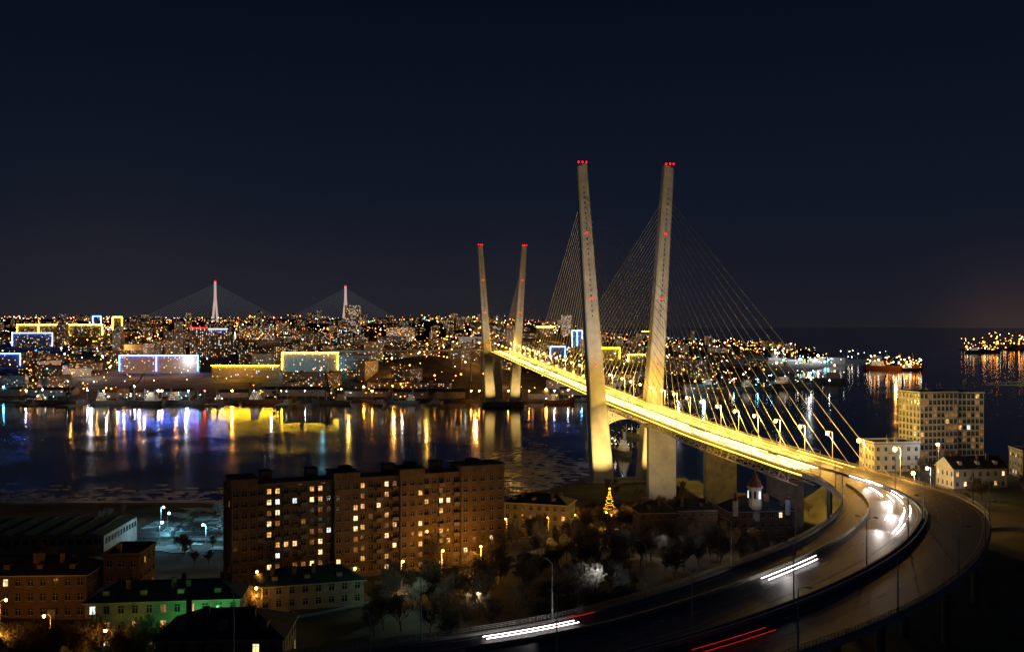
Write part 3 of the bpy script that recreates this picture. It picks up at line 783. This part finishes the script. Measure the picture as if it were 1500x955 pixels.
while n<500:
    if R.random()<.5: Y=R.uniform(1620,2700)
    else: Y=R.uniform(2500,5600)
    X=R.uniform(-.56,.28)*Y
    d=Y-fshore(X)
    if d<90: continue
    if any(abs(X-a)<(c/2+45) and -260<Y-b_<30 for a,b_,c in led_reg): 
        n+=.3; continue
    if math.hypot(X+150,Y-1830)<120 : continue
    if abs(X+50)<60 and Y<1800: continue
    if X>150 and R.random()<.5: n+=.5; continue
    big=noise.noise(Vector((X/300,Y/300,5)))>-.05
    me=R.choice(FM if big else FM[2:4]+FM[9:])
    if d<350: me=R.choice([FM[2],FM[3],FM[9],FM[0]])
    ob('apartment_block',me,None,(X,Y,height(X,Y)),R.choice((0,0,.2,-.25,.5,1.3)),R.uniform(.8,1.05)); n+=1
def wh_mesh(w_,d,h):
    m=MB(); m.box(-w_/2,w_/2,0,d,-4,h,'grey'); m.poly([(-w_/2-.5,-.5,h+.02),(w_/2+.5,-.5,h+.02),(w_/2+.5,d/2,h+4),(-w_/2-.5,d/2,h+4)],'roofd'); m.poly([(-w_/2-.5,d/2,h+4),(w_/2+.5,d/2,h+4),(w_/2+.5,d+.5,h+.02),(-w_/2-.5,d+.5,h+.02)],'roofd')
    for s in (-1,1): m.poly([(s*w_/2,0,h+.02),(s*w_/2,d,h+.02),(s*w_/2,d/2,h+3.9)],'grey')
    for k in range(int(w_/8)):
        a=-w_/2+3+k*8; m.box(a,a+4,-.15,-.02,0,4.5,'steel')
        if R.random()<.3: m.box(a,a+3,-.15,-.02,6,7.2,R.choice(['fw','fc','fd']))
    return m.mesh('quay_warehouse')
WM=[wh_mesh(70,24,9),wh_mesh(45,20,8),wh_mesh(110,28,10)]
for X in range(-900,430,95):
    x=X+R.uniform(-20,20)
    if abs(x+15)<60: continue
    y=fshore(x)+R.uniform(35,75); ob('quay_warehouse',R.choice(WM),None,(x,y,height(x,y)),R.uniform(-.08,.08))
for i,(px,ln) in enumerate(((60,60),(130,90),(330,70),(430,80),(560,60),(640,50))):
    Y=1513; X=(px-750)/1500*Y; m=MB(); m.box(-9,9,-ln,6,-4,2.2,'concd')
    for k in range(int(ln/8)): m.tube((-9.3,-ln+4+k*8,-3),(-9.3,-ln+4+k*8,2.9),.5,.5,'rub',6)
    m.box(-4,4,-ln*.6,-ln*.3,2.21,6.5,'grey'); ob('jetty',m.mesh('jetty'),None,(X,Y,0))
dl=MB()
def addl(X,Y,k,r,h=9): dl.oct((X,Y,max(0,height(X,Y))+h),r,k)
for row in range(22):
    Y0=1600+row*row*7+row*60; X=-.58*Y0; ph=R.random()*6; am=R.uniform(20,120)
    k=R.choices(['pt_o','pt_w','pt_t'],[8,1.4,.4])[0]
    while X<.3*Y0:
        X+=R.uniform(30,60)*(1+row*.05); Y=Y0+am*math.sin(X/260+ph)
        if noise.noise(Vector((X/200,row*3.3,0)))<-.06: continue
        if Y-fshore(X)>40: addl(X,Y,k,R.uniform(.45,.95)*(1+Y/5000))
for i in range(4600):
    Y=1570+4500*R.random(); X=R.uniform(-.58,.3)*Y
    if Y-fshore(X)<20 or noise.noise(Vector((X/350,Y/350,1)))<-.08: continue
    r=.3+1.15*R.random()**3
    addl(X,Y,R.choices(['pt_o','pt_w','pt_t','pt_r'],[8,2.2,.5,.3])[0],r*(1+Y/5000),R.uniform(5,22))
for i in range(190):
    X=R.uniform(2150,2900);Y=R.uniform(4720,5200); 
    if height(X,Y)>1: addl(X,Y,'pt_o' if R.random()<.85 else 'pt_w',R.uniform(1.,4.2),5+60*R.random()**2.5)
ob('distant_street_lights',dl.mesh('distant_street_lights'))
for i in range(40):
    Y=R.choice([R.uniform(1560,1900),R.uniform(1700,3200)]); X=R.uniform(-.55,.2)*Y
    if Y-fshore(X)<30: continue
    c=R.choices([(1,.4,.08),(.9,.85,.9),(.2,.7,.9)],[7,2,1])[0]
    light('city_glow_fill','POINT',(X,Y,height(X,Y)+24),c,R.uniform(25000,75000)*(Y/1800),None,1.0)  # added fill lights for a warm glow on the city ground
ql=MB(); qp=MB()
Q=[(5,567,'q_t',1),(38,574,'q_w',.8),(62,571,'q_t',.9),(100,573,'q_t',.7),(128,572,'q_w',.6),(152,577,'q_o',.8),(197,566,'q_w',.9),(232,576,'q_w',1.2),(237,579,'q_o',1.1),(276,575,'q_t',.8),(300,574,'q_r',.8),(340,577,'q_o',1.1),(372,577,'q_t',.7),(412,577,'q_o',.5),(447,574,'q_w',.5),(533,567,'q_o',1.1),(545,577,'q_o',1.),(500,570,'q_w',.6),(575,566,'q_o',.4),(690,585,'q_o',.8),(702,578,'q_o',.7),(745,575,'q_o',.9),(800,571,'q_o',1.2),(775,580,'q_o',.6),(812,578,'q_w',.7),(832,572,'q_w',.7),(852,570,'q_t',.7),(1075,553,'q_t',.7),(1110,560,'q_t',.7),(1130,553,'q_t',.6),(1188,560,'q_w',.7),(1215,566,'q_w',.6)]
for px,py,k,r in Q:
    p=ground_at_pixel(px,min(py+13,586 if px<860 else 575)); z=max(p.z,2)
    qp.tube((p.x,p.y,z-1),(p.x,p.y,z+13),.35,.25,'pole',6); ql.ball((p.x,p.y,z+13.6),1.3*r,k,6)
ob('quay_light_masts',qp.mesh('quay_light_masts')); ob('quay_floodlights',ql.mesh('quay_floodlights'))
dk=MB(); dq=MB()
for i in range(70):
    px=R.uniform(1125,1232); Y=2900+R.uniform(-250,300); X=(px-750)/1500*Y
    h=8+(52 if px<1165 else 20)*R.random()**1.8; k=R.choice(['pt_w','pt_w','pt_t','pt_o']); dk.ball((X,Y,h),.8+3.2*R.random()**3,k,6); dq.tube((X,Y,-1),(X,Y,h),.5,.4,'pole',4)
dq.box(730,980,2960,3020,-3,4,'concd'); 
for a in (745,800,870,930): dq.box(a,a+38,2975,3005,4,R.uniform(12,22),'grey')
group('floodlit_dock',dict(lights=dk,quay=dq))
light('dock_floodlight','POINT',(850,2930,45),(.85,.92,1),420000,None,3)
light('dock_floodlight','POINT',(760,2900,45),(.85,.92,1),300000,None,3)
# ---------------------------------------------------------------- ships & cranes
def ship(px,Y,L_,rot,hk,lk,n=8,zoom=1):
    X=(px-750)/1500*Y
    hl,su,li,ma=MB(),MB(),MB(),MB(); B=L_*.08; hh=L_*.055+2
    out=[(-1,.75),(-1,-.75),(-.9,-1),(.55,-1),(.82,-.6),(1,0),(.82,.6),(.55,1),(-.9,1)]
    top=[(x*L_/2,y*B,hh+(1.5+hh*.35 if x>.8 else 0)) for x,y in out]; bot=[(x*L_/2*.94,y*B*.7,-1.5) for x,y in out]
    for j in range(len(out)): k=(j+1)%len(out); hl.poly([bot[j],top[j],top[k],bot[k]][::-1],hk)
    hl.poly(top[::-1],'roofd')
    a=-L_*.36
    for lv in range(4 if L_>60 else 3):
        su.box(a+lv*1.2,a+L_*.22-lv*1.5,-B*.8+lv*.6,B*.8-lv*.6,hh+lv*3+.01,hh+lv*3+2.95,'white')
        for w_ in range(int(L_*.22/3)): li.box(a+lv*1.2+1+w_*2.6,a+lv*1.2+2+w_*2.6,-B*.8+lv*.6-.1,-B*.8+lv*.6-.02,hh+lv*3+1.2,hh+lv*3+2.2,R.choice(['fw','fc','fd']))
    su.tube((a+3,0,hh+9),(a+3,0,hh+16),1.6,1.2,hk,8)
    for mx in (-.1*L_,.12*L_,.32*L_): 
        ma.tube((mx,0,hh),(mx,0,hh+L_*.22),.35,.2,'pole',5); ma.tube((mx,0,hh+3),(mx+L_*.12,0,hh+L_*.15),.25,.15,'pole',5)
    for j in range(n): li.oct((R.uniform(-.45,.45)*L_,R.uniform(-B,B)*.7,hh+R.uniform(3,L_*.18)),R.uniform(.4,.85)*zoom,lk if R.random()<.75 else 'pt_w')
    return group('moored_ship',dict(hull=hl,superstructure=su,masts=ma,deck_lights=li),(X,Y,0),rot)
for a in ((165,1482,62,.3,'hull','pt_w'),(205,1470,78,2.9,'hull','pt_w',10),(270,1476,70,-.3,'hull','pt_t',9),(395,1488,80,.05,'hull2','pt_o',4),(590,1490,50,3,'hull','pt_o',3),(485,1486,60,3,'hull','pt_o',3),(75,1492,60,.1,'hull','pt_w',4),(330,1490,40,.2,'hull','pt_w',3),
 (1165,1880,110,.15,'hull','pt_w',10),(1110,1800,80,.1,'hull','pt_t',8),(1195,2050,120,2.9,'hull','pt_w',8),(1050,1830,70,.2,'hull','pt_w',6),
 (1308,2640,150,-.5,'hull2','pt_o',50,2.6),(1265,3150,150,2.8,'hull','pt_w',14,2),(1335,2600,60,.2,'hull2','pt_o',14,1.8),
 (905,905,48,1.9,'hull','pt_w',12,.5),(820,1495,50,.4,'hull2','pt_o',6),(1440,4300,160,.1,'hull','pt_o',20,3),(930,1040,40,2.2,'hull','pt_w',6,.5)): ship(*a)
light('ship_deck_light','POINT',((1310-750)/1500*2600,2590,45),(1,.45,.08),170000,None,2)
light('ship_deck_light','POINT',(95,880,24),(.9,.95,1),4000,None,1)
for px in (160,215,275,400,590): light('ship_deck_light','POINT',((px-750)/1500*1465,1455,22),(1,.85,.7),9000,None,.8)
def crane(px,Y,h,rot):
    X=(px-750)/1500*Y; z=2.5; s,j=MB(),MB()
    for a in (-5,5):
        for b_ in (-5,5): s.tube((a,b_,0),(a*.4,b_*.4,h*.3),.6,.5,'rub',5)
    s.box(-3.5,3.5,-3.5,3.5,h*.3,h*.42,'rub'); s.tube((0,0,h*.42),(0,0,h*.75),1.1,.7,'rub',6); s.box(-6,-2,-2,2,h*.44,h*.56,'rub')
    for o in (-1.2,1.2): j.tube((2,o,h*.5),(h*.6,o*.3,h),.5,.4,'rub',4)
    for k in range(7):
        f=k/7; g_=(k+1)/7; j.tube((2+(h*.6-2)*f,-1.2*(1-.7*f),h*.5*(1+f)),(2+(h*.6-2)*g_,1.2*(1-.7*g_),h*.5*(1+g_)),.2,.2,'rub',4)
    j.tube((0,0,h*.75),(h*.6,0,h),.15,.15,'rub',4); j.tube((h*.6,0,h),(h*.6,0,h*.4),.12,.12,'rub',4)
    group('harbour_crane',dict(portal=s,jib=j),(X,Y,z),rot)
crane(480,1510,44,1.9); crane(375,1512,26,2.5); crane(405,1512,26,.6); crane(195,1512,40,1.2); crane(630,1512,30,.5); crane(760,1512,22,2); crane(100,1512,30,.4)
tcr,tj=MB(),MB(); 
for a in (-.8,.8):
    for b_ in (-.8,.8): tcr.tube((a,b_,0),(a,b_,42),.14,.14,'crane',4)
for k in range(21):
    z=k*2; s_=1 if k%2 else -1
    tcr.tube((-.8*s_,-.8,z),(.8*s_,-.8,z+2),.08,.08,'crane',3); tcr.tube((-.8,-.8*s_,z),(-.8,.8*s_,z+2),.08,.08,'crane',3)
for o in (-.7,.7): tj.tube((14,o,38),(-26,o,38),.15,.15,'crane',4)
tj.tube((0,0,40.6),(-26,0,38.8),.12,.12,'crane',4)
for k in range(14): tj.tube((-k*1.9,-.7,38),(-k*1.9-.9,0,39.6),.07,.07,'crane',3); tj.tube((-k*1.9-.9,0,39.6),(-k*1.9-1.9,.7,38),.07,.07,'crane',3)
tcr.box(-1.2,1.2,-1.2,1.2,35.5,37.8,'crane'); tj.box(9,13,-1.2,1.2,35,37.8,'concd'); tcr.tube((0,0,42),(0,0,47),.4,.1,'crane',5)
group('tower_crane',dict(mast=tcr,jib=tj),(259,500,46),-.1)
light('crane_light','POINT',(250,490,88),(.6,1,.8),1500,None,.3)
# ---------------------------------------------------------------- distant bridge
fb=dict(pylons=MB(),cables=MB(),deck=MB(),lights=MB())
Pa=Vector((-1406,4850)); Pb=Vector((-883,5430)); dd=(Pb-Pa).normalized(); nn_=Vector((-dd.y,dd.x))
for P_ in (Pa,Pb):
    for s in (-1,1):
        q0=P_+nn_*s*26; q1=P_+nn_*s*4
        fb['pylons'].tube((q0.x,q0.y,90),(q1.x,q1.y,250),7,5,'fpy',6); fb['pylons'].tube((q1.x,q1.y,250),(q1.x,q1.y,321),5,3.5,'fpy',6)
    fb['lights'].ball((P_.x,P_.y,324),4,'warn')
    for s in (-1,1):
        for k in range(14):
            q=P_+dd*s*(50+k*24); fb['cables'].tube((P_.x,P_.y,240+k*5.5),(q.x,q.y,150),.6,.6,'fca',3)
a=Pa-dd*500; b_=Pb+dd*500
X=Matrix.Translation((a.x,a.y,0))@Matrix.Rotation(math.atan2(dd.y,dd.x),4,'Z')
fb['deck'].box(0,(b_-a).length,-13,13,142,148,'ysteel',X)
M['fpy']=emis('self_lit_pylon',(1,.72,.62),.55); M['fca']=emis('self_lit_cable',(.6,.62,.7),.12)  # emission stands in for floodlighting on the far pylons and cables
group('distant_cable_stayed_bridge',fb)
# ---------------------------------------------------------------- world
wd=bpy.data.worlds.new('World'); sc.world=wd; wd.use_nodes=True; nt=wd.node_tree; bg=nt.nodes['Background']
try: wd.cycles.sampling_method='NONE'
except Exception: pass
tc=nt.nodes.new('ShaderNodeTexCoord'); sp=nt.nodes.new('ShaderNodeSeparateXYZ'); rp=nt.nodes.new('ShaderNodeValToRGB')
nt.links.new(tc.outputs['Generated'],sp.inputs[0]); nt.links.new(sp.outputs[2],rp.inputs[0])
e=rp.color_ramp.elements; e[0].position=0; e[0].color=(.0125,.0122,.0175,1); e[1].position=1; e[1].color=(.0015,.0032,.009,1)
for p,c in ((.035,(.0095,.0108,.0185)),(.12,(.0054,.0082,.018)),(.3,(.0024,.0042,.0118))):
    x=e.new(p); x.color=(*c,1)
def glow(dirv,powr,c,prev):
    vm=nt.nodes.new('ShaderNodeVectorMath'); vm.operation='DOT_PRODUCT'; vm.inputs[1].default_value=Vector(dirv).normalized()
    nt.links.new(tc.outputs['Generated'],vm.inputs[0])
    mx=nt.nodes.new('ShaderNodeMath'); mx.operation='MAXIMUM'; mx.inputs[1].default_value=0; nt.links.new(vm.outputs['Value'],mx.inputs[0])
    pw=nt.nodes.new('ShaderNodeMath'); pw.operation='POWER'; pw.inputs[1].default_value=powr; nt.links.new(mx.outputs[0],pw.inputs[0])
    ml=nt.nodes.new('ShaderNodeMix'); ml.data_type='RGBA'; ml.blend_type='ADD'; ml.inputs[7].default_value=(*c,1)
    nt.links.new(pw.outputs[0],ml.inputs[0]); nt.links.new(prev,ml.inputs[6]); return ml.outputs[2]
o=glow((.49,1,-.02),700,(.028,.014,.008),rp.outputs[0]); o=glow((-.4,1,-.04),110,(.010,.008,.007),o); o=glow((-.18,1,-.04),160,(.006,.005,.005),o); o=glow((.02,1,-.05),160,(.008,.006,.005),o)
nt.links.new(o,bg.inputs['Color']); bg.inputs['Strength'].default_value=1
# ---------------------------------------------------------------- camera
cd=bpy.data.cameras.new('camera'); cam=bpy.data.objects.new('camera',cd); COL.objects.link(cam)
cd.sensor_width=36; cd.lens=36; cd.clip_start=.5; cd.clip_end=80000
cam.location=(0,0,CAMZ); cam.rotation_euler=(math.radians(90),0,0); sc.camera=cam
